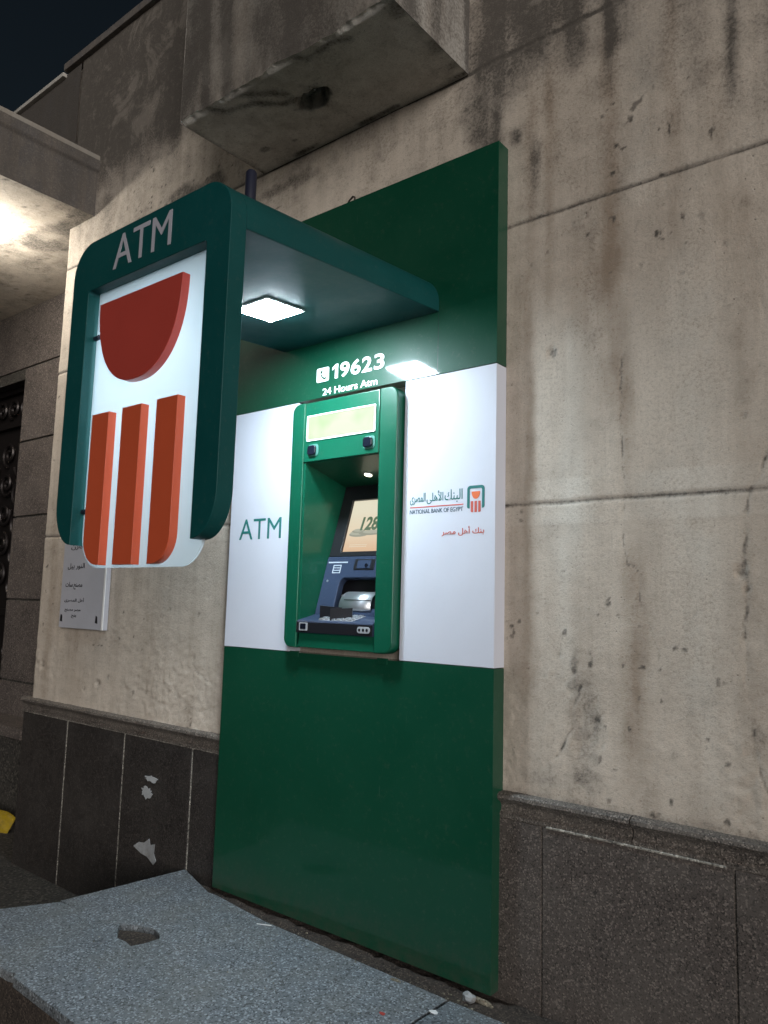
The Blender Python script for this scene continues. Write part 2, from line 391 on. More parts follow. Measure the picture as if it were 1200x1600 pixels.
slab([(1.408, -0.16), (1.408, -1.0), (3.0, -1.0), (3.0, -0.16)])
box('masonry_base', -1.50, 3.0, -0.84, -0.0, GY - 0.05, -0.0315, M['soil'], pav, 0.01)
box('mortar_bed', -1.30, -1.02, -0.62, -0.43, -0.045, -0.021, M['soil'], pav, 0.004, 0.003)
def strip_fn(U, V):
    z = -0.034 + 0.02 * fbm(U * 9, V * 9) + 0.028 * sm(-0.12, -0.165, V) * 0 + 0.010 * vn(U * 40, V * 40)
    return U, V, z, np.zeros(U.shape + (3,))
me = grid_me(np.linspace(-1.32, 3, 300), np.linspace(-0.20, 0.01, 24), strip_fn)
inv(pav, link('dirt_strip', me, M['soil'], pav))

# ---------------------------------------------------------------- the building
bank = thing('bank_building', 'stained cream plaster building wall with dark granite plinth behind the green cladding', 'building', (-1, 0.5, GY))

def groove(z, zc, x, wob=0.004, wd=0.006):
    c = zc + (fbm(x * 3 + zc * 7, x * 0 + 3.3, 4) - 0.5) * 2 * wob * 2
    return np.exp(-((z - c) / wd) ** 2)
def blob(x, z, cx, cz, rx, rz, p=1.0, rag=0.5, f=6):
    d = np.sqrt(((x - cx) / rx) ** 2 + ((z - cz) / rz) ** 2) + (fbm(x * f + cx * 3, z * f + cz, 4) - 0.5) * 2 * rag
    return p * sm(1.0, 0.35, d)
def streak(x, z, cx, z0, z1, wd, p, f=5):
    p = p * 0.8; wd = wd * 1.15
    wob = (fbm(z * 2.2 + cx * 11, z * 0 + cx, 4) - 0.5) * wd * 1.6
    var = 0.45 + 0.8 * fbm(z * f + cx * 5, x * 30, 3)
    a = np.exp(-((x - cx - wob) / wd) ** 2 * 1.2)
    return p * a * var * sm(z0 - 0.08, z0 + 0.10, z) * sm(z1 + 0.06, z1 - 0.12, z)
def crack(x, z, pts, wd=0.003):
    out = np.zeros_like(x)
    for (xa, za), (xb, zb) in zip(pts, pts[1:]):
        dx, dz = xb - xa, zb - za; t = np.clip(((x - xa) * dx + (z - za) * dz) / (dx * dx + dz * dz), 0, 1)
        wo = (fbm(z * 22, x * 22, 3) - 0.5) * 0.022
        d = np.hypot(x - xa - t * dx + wo, z - za - t * dz + wo * 0.6)
        out = np.maximum(out, np.exp(-(d / wd) ** 2))
    return out
CR = [([(0.40, 1.95), (0.392, 1.72), (0.405, 1.56), (0.395, 1.38), (0.41, 1.30), (0.44, 1.27), (0.445, 1.17)], 0.0032, 0.7),
      ([(0.47, 1.12), (0.50, 1.02), (0.51, 0.93)], 0.0025, 0.4),
      ([(0.80, 1.62), (0.775, 1.52), (0.745, 1.49), (0.735, 1.36), (0.73, 1.1), (0.725, 0.98)], 0.005, 0.75),
      ([(0.74, 0.86), (0.755, 0.76), (0.79, 0.66), (0.84, 0.60)], 0.0045, 0.7),
      ([(0.26, 0.93), (0.235, 0.86), (0.23, 0.80), (0.19, 0.72)], 0.004, 0.8),
      ([(0.33, 0.86), (0.30, 0.80), (0.26, 0.76), (0.24, 0.68)], 0.0035, 0.6),
      ([(0.30, 1.42), (0.285, 1.55), (0.31, 1.66)], 0.003, 0.4),
      ([(-1.62, 0.87), (-1.56, 0.83), (-1.50, 0.81), (-1.44, 0.78)], 0.006, 0.7),
      ([(0.78, 2.10), (0.80, 1.95), (0.78, 1.8)], 0.003, 0.4)]
SPOT = [(0.165, 1.985, 0.022, 0.9), (0.20, 1.93, 0.008, 0.6), (0.19, 1.02, 0.012, 0.7), (0.24, 0.97, 0.012, 0.6), (0.72, 1.27, 0.022, 0.9), (0.735, 1.23, 0.014, 0.8),
        (0.60, 1.16, 0.010, 0.5), (0.58, 1.33, 0.010, 0.5), (0.04, 1.80, 0.006, 0.6), (0.13, 1.72, 0.005, 0.6), (0.06, 2.61, 0.008, 0.7), (0.09, 2.30, 0.008, 0.7), (0.55, 1.93, 0.006, 0.5),
        (0.02, 1.9, 0.006, 0.6), (0.70, 2.20, 0.014, 0.6), (0.46, 2.2, 0.01, 0.5), (0.64, 2.3, 0.012, 0.5), (0.74, 1.70, 0.012, 0.6), (0.15, 2.33, 0.007, 0.7),
        (-2.37, 0.72, 0.025, 0.9), (-2.62, 0.76, 0.012, 0.6), (-2.28, 0.76, 0.012, 0.6), (-2.5, 0.68, 0.018, 0.5), (-1.95, 0.71, 0.014, 0.5), (-1.60, 0.90, 0.02, 0.5),
        (-1.52, 1.17, 0.010, 0.6), (-1.58, 1.09, 0.012, 0.6), (-1.50, 1.03, 0.008, 0.7), (-1.55, 1.25, 0.010, 0.5), (-1.64, 1.14, 0.006, 0.7), (-2.02, 3.02, 0.04, 0.5),
        (-2.95, 0.78, 0.03, 0.6)]
def wall_stain_shade(x, z):
    g = np.zeros_like(x); b = np.zeros_like(x); p = np.zeros_like(x)
    # grime thickens towards the parapet, with the upward falloff of light painted in
    top = sm(2.2, 4.3, z)
    g += top * (0.03 + 0.5 * sm(0.36, 0.8, fbm(x * 4.5, z * 0.8 + 9, 5)))
    g += 0.08 * sm(2.2, 2.7, z) + 0.22 * sm(2.6, 3.5, z) + 0.55 * sm(3.4, 3.75, z + 0.25 * (fbm(x * 3, z * 2, 4) - 0.5)) * sm(-1.2, -1.7, x)  # last term paints shade over the upper left wall
    # streaks on the right of the cladding
    for a in [(-0.08, 2.55, 3.6, 0.045, 0.95), (-0.035, 2.70, 3.5, 0.020, 0.7), (-0.16, 2.8, 3.4, 0.04, 0.5), (0.03, 2.95, 3.6, 0.05, 0.6), (0.12, 3.0, 3.6, 0.06, 0.8), (0.24, 2.95, 3.6, 0.06, 0.8),
              (0.37, 2.85, 3.35, 0.018, 0.8), (0.40, 2.95, 3.6, 0.05, 0.7), (0.10, 2.55, 2.78, 0.018, 0.7), (0.12, 2.6, 2.72, 0.012, 0.6), (0.745, 2.62, 3.2, 0.022, 0.75), (0.86, 2.5, 3.3, 0.05, 0.5),
              (0.30, 1.9, 2.4, 0.035, 0.22), (0.62, 2.7, 3.4, 0.05, 0.3)]: g += streak(x, z, *a)
    for a in [(0.37, 2.15, 3.1, 0.030, 0.9), (0.365, 1.75, 2.35, 0.045, 0.55), (0.41, 1.25, 1.9, 0.028, 0.55), (0.425, 0.62, 1.35, 0.042, 0.75), (0.09, 2.0, 3.0, 0.030, 0.55), (0.155, 2.1, 3.0, 0.022, 0.6), (0.10, 1.5, 1.95, 0.020, 0.65),
              (0.085, 0.85, 1.6, 0.035, 0.6), (0.56, 2.2, 3.3, 0.03, 0.55), (0.02, 0.7, 2.6, 0.03, 0.30), (0.74, 0.6, 2.4, 0.05, 0.40), (0.27, 1.65, 2.3, 0.05, 0.35), (0.68, 2.2, 2.9, 0.05, 0.30),
              (-1.40, 0.6, 2.0, 0.05, 0.25), (-2.9, 0.6, 2.4, 0.05, 0.35), (-2.55, 0.6, 1.5, 0.10, 0.25)]: b += streak(x, z, *a)
    for a in [(0.245, 1.28, 2.1, 0.045, 0.95), (0.22, 0.9, 1.4, 0.03, 0.6), (0.60, 1.3, 2.4, 0.09, 0.45), (0.62, 0.62, 1.4, 0.08, 0.55), (0.47, 2.4, 3.1, 0.05, 0.35)]: p += streak(x, z, *a)
    # smoother paler bands either side of each joint
    for zc in (G3, G2):
        band = sm(0.075, 0.068, np.abs(z - zc)) * sm(0.34, 0.42, fbm(x * 7 + zc, z * 4, 3)); p += 0.28 * band * (1 if zc == G3 else 0.45)
        p += 0 * band
    # grey cement patch with torn edges
    pt = blob(x, z, 0.275, 0.80, 0.06, 0.19, 1, 0.9, 14); g += 0.38 * pt
    g += blob(x, z, 0.24, 1.00, 0.035, 0.08, 0.5, 0.9, 14)
    g += blob(x, z, -2.15, 3.02, 0.5, 0.16, 0.75, 1.0, 8) + blob(x, z, -1.75, 3.18, 0.3, 0.1, 0.5, 0.9, 9)
    g += blob(x, z, -1.1, 3.0, 0.25, 0.04, 0.4, 0.8, 12) + blob(x, z, 0.03, 2.78, 0.05, 0.06, 0.6, 0.6, 12)
    g += blob(x, z, 0.2, 0.66, 0.22, 0.05, 0.25, 1.0, 24) + blob(x, z, 0.66, 0.82, 0.13, 0.10, 0.20, 1.0, 24)
    g += 0.35 * sm(0.035, 0.0, z - ZB) * sm(-1, 0, x)
    for cx, cz, r, s in SPOT: g += blob(x, z, cx, cz, r, r * 1.3, s * 0.62, 0.8, 60)
    sp = sm(0.74, 0.84, fbm(x * 34, z * 34, 3)) * sm(0.50, 0.64, fbm(x * 2.2 + 4, z * 1.6, 4)); g += 0.75 * sp
    for pts, wd, s in CR: g += s * 0.75 * crack(x, z, pts, wd) * (0.25 + 1.1 * sm(0.35, 0.6, fbm(x * 30, z * 30, 2)))
    for zc in (G1, G2, G3): g += 0.95 * groove(z, zc, x) * (0.55 + 0.6 * fbm(x * 8, z * 0 + zc, 3))
    b = b * 1.15 + 0.22 * sm(0.45, 0.7, fbm(x * 5, z * 0.5 + 3, 5))
    return np.clip(np.stack([g, b, p], -1), 0, 1.2)
def wall_rel(x, z):
    h = 0.006 * (fbm(x * 1.6, z * 1.6, 4) - 0.5) + 0.0022 * (fbm(x * 14, z * 14, 3) - 0.5)
    rough = sm(1.35, 0.65, z) * (0.35 + sm(0.45, 0.65, fbm(x * 2.5, z * 2.5, 3)))
    h += rough * 0.006 * (fbm(x * 45, z * 45, 3) - 0.5)
    for zc in (G1, G2, G3): h -= 0.007 * groove(z, zc, x)
    for zc in (G2, G3): h += 0.0012 * sm(0.075, 0.070, np.abs(z - zc))
    h -= 0.006 * blob(x, z, 0.275, 0.80, 0.06, 0.19, 1, 0.7, 9)
    for cx, cz, r, s in SPOT: h -= 0.3 * r * blob(x, z, cx, cz, r, r * 1.15, s, 0.45, 40)
    for pts, wd, s in CR: h -= 0.0028 * s * crack(x, z, pts, wd * 1.2)
    return h
def wall_fn(U, V):
    edge = 0.012 * (fbm(V * 9, V * 0 + 2, 4) - 0.5) * sm(0.02, 0.0, np.abs(U - XL))
    return U + edge, -wall_rel(U, V) * 1.0 + 0.012 * sm(0.012, 0.0, U - XL), V, wall_stain_shade(U, V)
us = np.concatenate([np.linspace(XL, -1.34, 155)[:-1], np.linspace(-1.34, -0.02, 50)[:-1], np.linspace(-0.02, 1.02, 200)[:-1], np.linspace(1.02, 3.2, 60)])
vs = np.linspace(0.50, TOP, 640)
def cut(u, v): return (u > -0.90) & (u < -0.40) & (v > 1.0) & (v < 1.93)
o = inv(bank, link('plaster_wall', grid_me(us, vs, wall_fn, cut), M['plaster'], bank))
box('wall_core', XL + 0.004, 3.2, 0.03, 0.60, GY, 0.99, M['plaster'], bank)
box('wall_core', XL + 0.004, -0.90, 0.03, 0.60, 0.991, 1.939, M['plaster'], bank)
box('wall_core', -0.40, 3.2, 0.03, 0.60, 0.991, 1.939, M['plaster'], bank)
box('wall_core', XL + 0.004, 3.2, 0.03, 0.60, 1.94, TOP, M['plaster'], bank)
box('parapet', -3.22, 3.2, -0.03, 0.3, TOP, TOP + 0.05, M['plaster_shaded'], bank, 0.01)
# return of the wall into the porch and wall above the porch
box('wall_return', XL, XL + 0.02, 0.012, 0.60, GY, 3.36, M['plaster'], bank)
def wl_fn(U, V): return U, -0.01 * fbm(U * 2, V * 2), V, np.clip(wall_stain_shade(U, V) + np.array([0.25, 0, 0]), 0, 1)
inv(bank, link('plaster_wall', grid_me(np.linspace(-9.5, XL, 260), np.linspace(3.62, TOP - 0.01, 60), wl_fn), M['plaster_shaded'], bank))
box('wall_core', -9.5, XL, 0.03, 0.60, 3.62, TOP - 0.01, M['plaster'], bank)
box('parapet', -9.5, -3.22, -0.03, 0.3, TOP - 0.03, TOP + 0.0, M['plaster_dark'], bank, 0.01)

# projecting concrete block above the sign
BX0, BX1, BY = -1.279, -0.171, 0.464
block = inv(bank, link('projecting_block', box_me(BX0 + 0.004, BX1 - 0.004, -BY + 0.004, 0.05, G1 + 0.10, TOP + 0.1, 0.006), M['plaster_dark'], bank, 35))
HX, HY = -0.725, -0.245
DR = [[(-1.16, 3.8), (-1.135, 3.45), (-1.12, 3.10)], [(-0.99, 3.8), (-1.0, 3.4), (-0.985, 3.1)], [(-0.62, 3.6), (-0.63, 3.12)]]
def bot_stain(x, y):
    g = blob(x, y, HX - 0.01, HY, 0.115, 0.085, 0.8, 0.6, 14)
    g += 0.8 * crack(x, y, [(-1.11, -0.46), (-1.06, -0.40), (-0.94, -0.37), (-0.85, -0.30), (-0.77, -0.27)], 0.020)
    g += 0.7 * crack(x, y, [(-0.985, -0.46), (-0.93, -0.43), (-0.84, -0.37), (-0.79, -0.33)], 0.022)
    g += 0.7 * crack(x, y, [(-0.63, -0.46), (-0.58, -0.42), (-0.46, -0.43), (-0.40, -0.40)], 0.018)
    g += blob(x, y, -1.13, -0.13, 0.04, 0.025, 0.7, 0.5, 20) + blob(x, y, -0.98, -0.10, 0.03, 0.018, 0.7, 0.5, 20) + blob(x, y, -1.07, -0.21, 0.07, 0.03, 0.3, 0.8, 15)
    g += 0.8 * sm(0.020, 0.004, np.abs(y + 0.012 + 0.01 * fbm(x * 9, y * 0, 3))) * sm(0.40, 0.60, fbm(x * 5, x * 0 + 8, 3))
    g += 0.55 * sm(0.08, 0.0, BX1 - x) * sm(0.35, 0.6, fbm(y * 9, x * 3, 3)) + 0.4 * sm(0.03, 0.0, x - BX0)
    g = 0.8 * g + 0.15 * sm(0.4, 0.75, fbm(x * 3.3, y * 3.3 + 7, 4))
    p = 0.3 * sm(0.45, 0.7, fbm(x * 2.5 + 8, y * 3, 4))
    return np.clip(np.stack([g, 0.25 * fbm(x * 4, y * 4), p], -1), 0, 1.1)
def edge_y(x): return 0.030 * (fbm(x * 9, x * 0 + 1.7, 5) - 0.35)
def edge_z(x): return 0.028 * (fbm(x * 11, x * 0 + 4.1, 5) - 0.2)
def bot_fn(U, V):
    d = np.hypot((U - HX) / 0.085, (V - HY) / 0.052) + (fbm(U * 28, V * 28, 4) - 0.5) * 0.7
    z = G1 + 0.004 * (fbm(U * 6, V * 6, 4) - 0.5) + 0.060 * sm(1.0, 0.72, d) * (0.75 + 0.5 * fbm(U * 40, V * 40, 3))
    return U, V + edge_y(U) * sm(0.05, 0, V + BY), z * 1.0 + edge_z(U) * sm(0.03, 0, V + BY), bot_stain(U, V)
me = grid_me(np.linspace(BX0, BX1, 200), np.linspace(-BY, 0.0, 100), bot_fn); me.flip_normals()
inv(bank, link('block_underside', me, M['plaster_pale'], bank))
def front_stain(x, z):
    g = 0.30 + 0.5 * sm(0.3, 0.7, fbm(x * 6, z * 1.2, 5))
    for pts in DR: g += 0.7 * crack(x, z, pts, 0.035)
    g += streak(x, z, -0.78, 3.15, 5, 0.05, 0.7) + streak(x, z, -1.22, 3.2, 5, 0.04, 0.5) + streak(x, z, -1.05, 3.35, 5, 0.06, 0.5)
    return np.clip(np.stack([g, 0.4 * fbm(x * 5, z), 0 * g], -1), 0, 1.1)
def front_fn(U, V):
    k = sm(0.07, 0, V - G1)
    return U, -BY - 0.010 * (fbm(U * 4, V * 4) - 0.5) * (1 - k) + edge_y(U) * k, V + (edge_z(U) + 0.004 * (fbm(U * 6, V * 0 - BY * 6, 4) - 0.5)) * sm(0.02, 0, V - G1), front_stain(U, V)
inv(bank, link('block_front', grid_me(np.linspace(BX0, BX1, 140), np.linspace(G1, TOP + 0.1, 150), front_fn), M['plaster_mid'], bank))
for nm, xx, s in (('block_side', BX1, 1), ('block_side', BX0, -1)):
    def side_fn(U, V, xx=xx, s=s): return xx + s * 0.002 * fbm(U * 9, V * 9), U, V, np.clip(front_stain(U * 2.3 + 5, V) + np.array([0.15, 0, 0]), 0, 1)
    me = grid_me(np.linspace(-BY, 0, 50), np.linspace(G1, TOP + 0.1, 130), side_fn)
    if s < 0: me.flip_normals()
    inv(bank, link(nm, me, M['plaster_dark'], bank))

# plinth: tiles, rail
def plinth(xa, xb, edges, m, zlow, gm, gap):
    box('plinth_backing', xa, xb, -0.0155, 0.03, zlow, 0.511, gm, bank)
    for a, b in zip(edges, edges[1:]):
        box('plinth_tile', a + gap, b - gap, -0.018 - random.uniform(0, 0.002), 0.02, zlow - 0.02, 0.508, m, bank, 0.0025)
plinth(XL - 0.03, -1.28, [XL - 0.045, -2.602, -2.072, -1.546, -1.03], M['granite_dim'], GY, M['grout'], 0.0065)
plinth(-0.1, 3.2, [-0.40, 0.145, 0.690, 1.235, 1.78, 2.32, 2.86], M['granite_rough'], GY, M['granite_rail'], 0.003)
box('pale_line', 0.16, 0.672, -0.0235, -0.019, 0.507, 0.5125, M['grout'], bank, 0.001, 0.0006)  # thin pale strip along the top edge of one tile
def rail(xa, xb, m):
    prof = [(0.02, 0.512), (-0.020, 0.512), (-0.020, 0.525), (-0.012, 0.532), (-0.010, 0.545), (-0.016, 0.556), (-0.030, 0.564), (-0.036, 0.572), (-0.034, 0.582), (-0.026, 0.588), (0.02, 0.590)]
    xs = np.linspace(xa, xb, max(2, int((xb - xa) / 0.05)))
    v = []; f = []; n = len(prof)
    for x in xs:
        j = random.uniform(-0.0012, 0.0012)
        v += [(x, y, z + j) for y, z in prof]
    for i in range(len(xs) - 1):
        for k in range(n - 1): a = i * n + k; f.append((a, a + 1, a + n + 1, a + n))
    f.append(tuple(range(n))[::-1]); f.append(tuple((len(xs) - 1) * n + k for k in range(n)))
    me = bpy.data.meshes.new('m'); me.from_pydata(v, [], f); me.update()
    bm = bmesh.new(); bm.from_mesh(me); bmesh.ops.recalc_face_normals(bm, faces=bm.faces); bm.to_mesh(me); bm.free()
    return inv(bank, link('plinth_rail', me, m, bank, 40))
rail(XL - 0.055, -1.29, M['granite_rail']); rail(-0.06, 0.42, M['granite_rail']); rail(0.424, 3.2, M['granite_rail'])

# porch: roof slab, recessed stone wall, iron door
PX, PZ, PT = -2.755, 3.362, 3.70
def porch_stain(x, y):
    g = 0.15 + 0.6 * sm(0.45, 0.75, fbm(x * 3, y * 3, 5)) + 0.6 * sm(0.72, 0.82, fbm(x * 24, y * 24, 3))
    return np.clip(np.stack([g, 0.3 * fbm(x * 2, y * 5), 0.3 * fbm(x + 3, y * 2)], -1), 0, 1)
def pc_fn(U, V): return U, V, PZ + 0.004 * fbm(U * 3, V * 3), porch_stain(U, V)
me = grid_me(np.linspace(-9.5, PX, 260), np.linspace(-1.7, 0.48, 110), pc_fn); me.flip_normals()
inv(bank, link('porch_ceiling', me, M['plaster'], bank))
box('porch_roof', -9.5, PX - 0.006, -1.694, 0.02, PZ + 0.012, PT - 0.02, M['plaster_dark'], bank)
box('porch_roof', -9.5, XL, 0.021, 0.60, PZ + 0.012, 3.62, M['plaster_dark'], bank)
def ps_fn(U, V):
    bulge = 0.02 * sm(PT - 0.08, PT - 0.05, V)
    s = np.clip(front_stain(U * 2 + 3, V) * 0.55 + np.array([0.15, 0, 0]), 0, 1)
    return PX + bulge + 0.006 * (fbm(U * 6, V * 6) - 0.5), U, V, s
inv(bank, link('porch_roof_edge', grid_me(np.linspace(-1.7, 0.0, 130), np.linspace(PZ, PT, 50), ps_fn), M['plaster_shaded'], bank))
box('porch_roof_top', -9.5, PX + 0.018, -1.71, 0.0, PT, PT + 0.03, M['plaster_mid'], bank, 0.006)
RY = 0.482
courses = [GY, 0.00, 0.55, 1.125, 1.73, 2.30, 2.88]
for a, b in zip(courses, courses[1:]):
    box('stone_block', -4.475, XL - 0.001, RY - random.uniform(0, 0.003), RY + 0.2, a + 0.007, b - 0.007, M['stone'], bank, 0.005)
for a, b in ((-9.5, -7.2), (-7.2, -5.6), (-5.6, XL - 0.001)):
    box('stone_block', a + 0.004, b - 0.004, RY, RY + 0.2, 2.887, PZ + 0.01, M['stone'], bank, 0.005)
box('stone_backing', -9.5, XL - 0.001, RY + 0.012, RY + 0.19, 2.80, PZ, M['ground'], bank)
box('stone_backing', -4.47, XL - 0.001, RY + 0.012, RY + 0.19, GY, 2.80, M['ground'], bank)
box('wall_core', -9.5, -6.4, RY, RY + 0.2, GY, 2.88, M['stone'], bank)
dr = inv(bank, link('door', box_me(-6.4, -4.478, RY + 0.14, RY + 0.18, GY, 2.88, 0.004), M['door'], bank)); dr['label'] = 'dark wrought iron door with scrollwork'
def dchild(o): o.parent = dr; return o      # a part's world matrix is the identity, so its sub-parts need no offset
for a in ((-4.53, -4.479, 0.0, 2.82), (-6.4, -4.54, 2.48, 2.53), (-6.4, -4.54, 2.76, 2.82), (-5.46, -5.40, 0, 2.48), (-6.4, -4.54, 1.0, 1.05)):
    o = box('door_frame', a[0], a[1], RY + 0.10, RY + 0.138, a[2], a[3], M['door'], None, 0.004); dchild(o)
def scroll(cx, cz, r, flip=1, turns=1.7, a0=0):
    pts = []
    for k in range(30):
        t = k / 29; th = a0 + flip * t * turns * 2 * math.pi; rr = r * (1 - 0.82 * t)
        pts.append((cx + rr * math.cos(th), RY + 0.115, cz + rr * math.sin(th)))
    o = tube('scroll', pts, 0.013, M['door'], None, 6); dchild(o)
for i, z in enumerate(np.arange(0.25, 2.4, 0.24)):
    if abs(z - 1.0) < 0.1: continue
    scroll(-4.66, z, 0.11, 1, 1.6, math.pi / 2 + i); scroll(-4.88, z + 0.1, 0.10, -1, 1.6, -i)
    scroll(-5.12, z, 0.10, 1, 1.5, i * 2)
for x in (-4.66, -4.86, -5.06, -5.26): scroll(x, 2.64, 0.085, -1, 1.6, x * 3)
box('entrance_step', -8, -3.62, 0.24, 0.60, 0.245, 0.315, M['stone'], bank, 0.012)
box('entrance_riser', -8, -3.70, 0.34, 0.60, GY, 0.244, M['ground'], bank, 0.01)

# ---------------------------------------------------------------- globe lamp under the porch ceiling
pl = thing('porch_lamp', 'lit globe lamp under the porch ceiling above the dark entrance', 'lamp', (-3.44, -0.41, PZ))
inv(pl, sphere('globe', (-3.44, -0.41, 3.215), 0.055, M['bulb'], pl))
tube('stem', [(-3.44, -0.41, PZ - 0.005), (-3.44, -0.41, 3.26)], 0.012, M['dots'], pl)

# ---------------------------------------------------------------- cladding panel round the machine
cl = thing('atm_cladding', 'tall green and white cladding panel round the cash machine, lettered 19623', 'cladding panel', (-0.657, 0, 0))
box('upper_green_panel', -W, 0.0, -D, 0.0, Z2 + 0.0015, 2.75, M['green'], cl, 0.002)
box('seam', -0.2394, -0.2384, -D - 0.0006, -D + 0.002, Z2 + 0.004, 2.19, M['black'], cl)
box('left_white_panel', -W, -0.925, -D, 0.0, Z1 + 0.001, Z2 - 0.001, M['white'], cl, 0.002)
box('right_white_panel', -0.379, 0.0, -D, 0.0, Z1 + 0.001, Z2 - 0.001, M['white'], cl, 0.002)
box('lower_green_panel', -W, 0.0, -D, 0.0, 0.0, Z1 - 0.001, M['green'], cl, 0.002)
for xa in (-0.915, -0.475): box('fixing_tab', xa, xa + 0.045, -D - 0.004, -D + 0.004, Z1 - 0.018, Z1 + 0.004, M['green'], cl, 0.001)
YP = -D - 0.0001
plate('hotline_digit', [[(-0.729, 2.0315), (-0.7135, 2.0315), (-0.7135, 2.089), (-0.7255, 2.089), (-0.7445, 2.0765), (-0.7445, 2.067), (-0.729, 2.073)]], YP, 0.0015, M['letterwhite'], cl)
for ch, xa in (('9', -0.703), ('6', -0.6465), ('2', -0.590), ('3', -0.530)): text('hotline_digit', ch, xa, xa + 0.049, 2.030, 2.090, YP, M['letterwhite'], cl, 0.0015, 0.022)
text('hours_text', '24 Hours Atm', -0.793, -0.512, 1.972, 2.0, YP, M['letterwhite'], cl, 0.0015, 0.012)
hs = [(-0.803, 2.078), (-0.795, 2.077), (-0.797, 2.066), (-0.803, 2.062), (-0.797, 2.052), (-0.787, 2.045), (-0.779, 2.048), (-0.774, 2.040), (-0.784, 2.036), (-0.797, 2.042), (-0.808, 2.056), (-0.810, 2.070)]
plate('phone_icon', [rrect(-0.828, -0.762, 2.029, 2.086, 0.007), hs], YP, 0.0015, M['letterwhite'], cl)
text('atm_text', 'ATM', -1.252, -0.997, 1.414, 1.500, YP, M['letterteal'], cl, 0.0012, -0.004)
AR = {'lahli': '\uFEF0\uFEE0\uFEEB\uFEF7\uFE8D', 'bank': '\uFEDA\uFEE8\uFE92\uFEDF\uFE8D', 'masri': '\uFEEF\uFEAE\uFEBC\uFEE4\uFEDF\uFE8D'}
text('arabic_bank_name', AR['masri'], -0.346, -0.280, 1.507, 1.548, YP, M['letterteal'], cl, 0.001)
text('arabic_bank_name', AR['lahli'], -0.274, -0.205, 1.507, 1.552, YP, M['letterteal'], cl, 0.001)
text('arabic_bank_name', AR['bank'], -0.199, -0.127, 1.507, 1.552, YP, M['letterteal'], cl, 0.001)
plate('underline', [[(-0.346, 1.4965), (-0.123, 1.4965), (-0.123, 1.5000), (-0.346, 1.5000)]], YP, 0.001, M['logo_red'], cl)
text('english_bank_name', 'NATIONAL BANK OF EGYPT', -0.346, -0.124, 1.4755, 1.4905, YP, M['printdark'], cl, 0.001, 0.004)
text('arabic_slogan', '\uFEAE\uFEBC\uFEE3 \uFEDE\uFEEB\uFE83 \uFEDA\uFEE8\uFE91', -0.209, -0.041, 1.393, 1.424, YP, M['logo_red'], cl, 0.001, 0.006)
def logo_arch(x0, x1, z0, z1, t, r, rb):
    return rounded([(x0, z0, rb), (x0 + t, z0, 0), (x0 + t, z1 - t, r * 0.45), (x1 - t, z1 - t, r * 0.45), (x1 - t, z0, 0), (x1, z0, rb), (x1, z1, r), (x0, z1, r)], 6)
plate('logo_arch', [logo_arch(-0.108, -0.041, 1.482, 1.558, 0.0095, 0.012, 0.007)], YP, 0.001, M['letterteal'], cl)
def bowl(x0, x1, zt, h, n=24, p=2.0):
    c = (x0 + x1) / 2; a = (x1 - x0) / 2
    return [(c + a * math.copysign(abs(math.cos(t)) ** (2 / p), math.cos(t)), zt - h * abs(math.sin(t)) ** (2 / p)) for t in [math.pi + math.pi * k / n for k in range(n + 1)]]
plate('logo_bowl', [bowl(-0.091, -0.058, 1.538, 0.025)], YP, 0.001, M['logo_orange'], cl)
for i, x in enumerate((-0.0935, -0.079, -0.0645)):
    plate('logo_bar', [rrect(x, x + 0.0088, 1.469, 1.506, (0.004 if i == 0 else 0.0, 0.004 if i == 2 else 0.0, 0, 0), 3)], YP, 0.001, M['logo_red'], cl)

# ---------------------------------------------------------------- cash machine
atm = thing('cash_machine', 'green framed cash machine with lit screen and backlit header sign', 'cash machine', (-0.65, -0.02, 0.97))
FG = M['fascia_green']; YF = -0.05; FD = 0.05
plate('left_column', [rrect(-0.919, -0.8525, 0.988, 1.942, (0.035, 0, 0, 0.035), 8)], YF, FD, FG, atm, 0.004)
plate('right_column', [rrect(-0.4675, -0.385, 0.988, 1.942, (0, 0.04, 0.04, 0), 8)], YF, FD, FG, atm, 0.006)
plate('header', [rrect(-0.8515, -0.4685, 1.703, 1.940, 0.0)], YF, FD, FG, atm, 0.004)
plate('lower_panel', [rrect(-0.8515, -0.4685, 0.990, 1.050, 0.0)], YF, FD - 0.006, FG, atm, 0.002)
# cavity lining
box('cavity_wall', -0.852, -0.841, -0.094, 0.26, 1.0, 1.702, FG, atm, 0.002)
box('cavity_wall', -0.468, -0.459, -0.094, 0.26, 1.0, 1.702, FG, atm, 0.002)
me = bpy.data.meshes.new('m')
ceil_z = lambda y: 1.700 - 0.27 * (y + 0.09)
me.from_pydata([(-0.841, -0.09, ceil_z(-0.09)), (-0.459, -0.09, ceil_z(-0.09)), (-0.459, 0.26, ceil_z(0.26)), (-0.841, 0.26, ceil_z(0.26)),
                (-0.841, -0.09, 1.702), (-0.459, -0.09, 1.702), (-0.459, 0.26, 1.702), (-0.841, 0.26, 1.702)], [],
               [(0, 1, 2, 3), (7, 6, 5, 4), (0, 4, 5, 1), (1, 5, 6, 2), (2, 6, 7, 3), (3, 7, 4, 0)])
inv(atm, link('cavity_ceiling', me, FG, atm))
for yy, rr, mm, dd, nm in ((0.052, 0.019, M['silver'], 0.003, 'lamp_ring'), (0.052, 0.015, M['minilamp'], 0.0045, 'cavity_lamp')):
    cp = [(rr * math.cos(2 * math.pi * k / 20), rr * math.sin(2 * math.pi * k / 20)) for k in range(20)]
    me = plate_me([cp], dd); me.transform(Matrix.Translation((-0.642, yy, ceil_z(yy))) @ Matrix.Rotation(math.pi - math.atan(0.27), 4, 'X'))
    inv(atm, link(nm, me, mm, atm, 35))
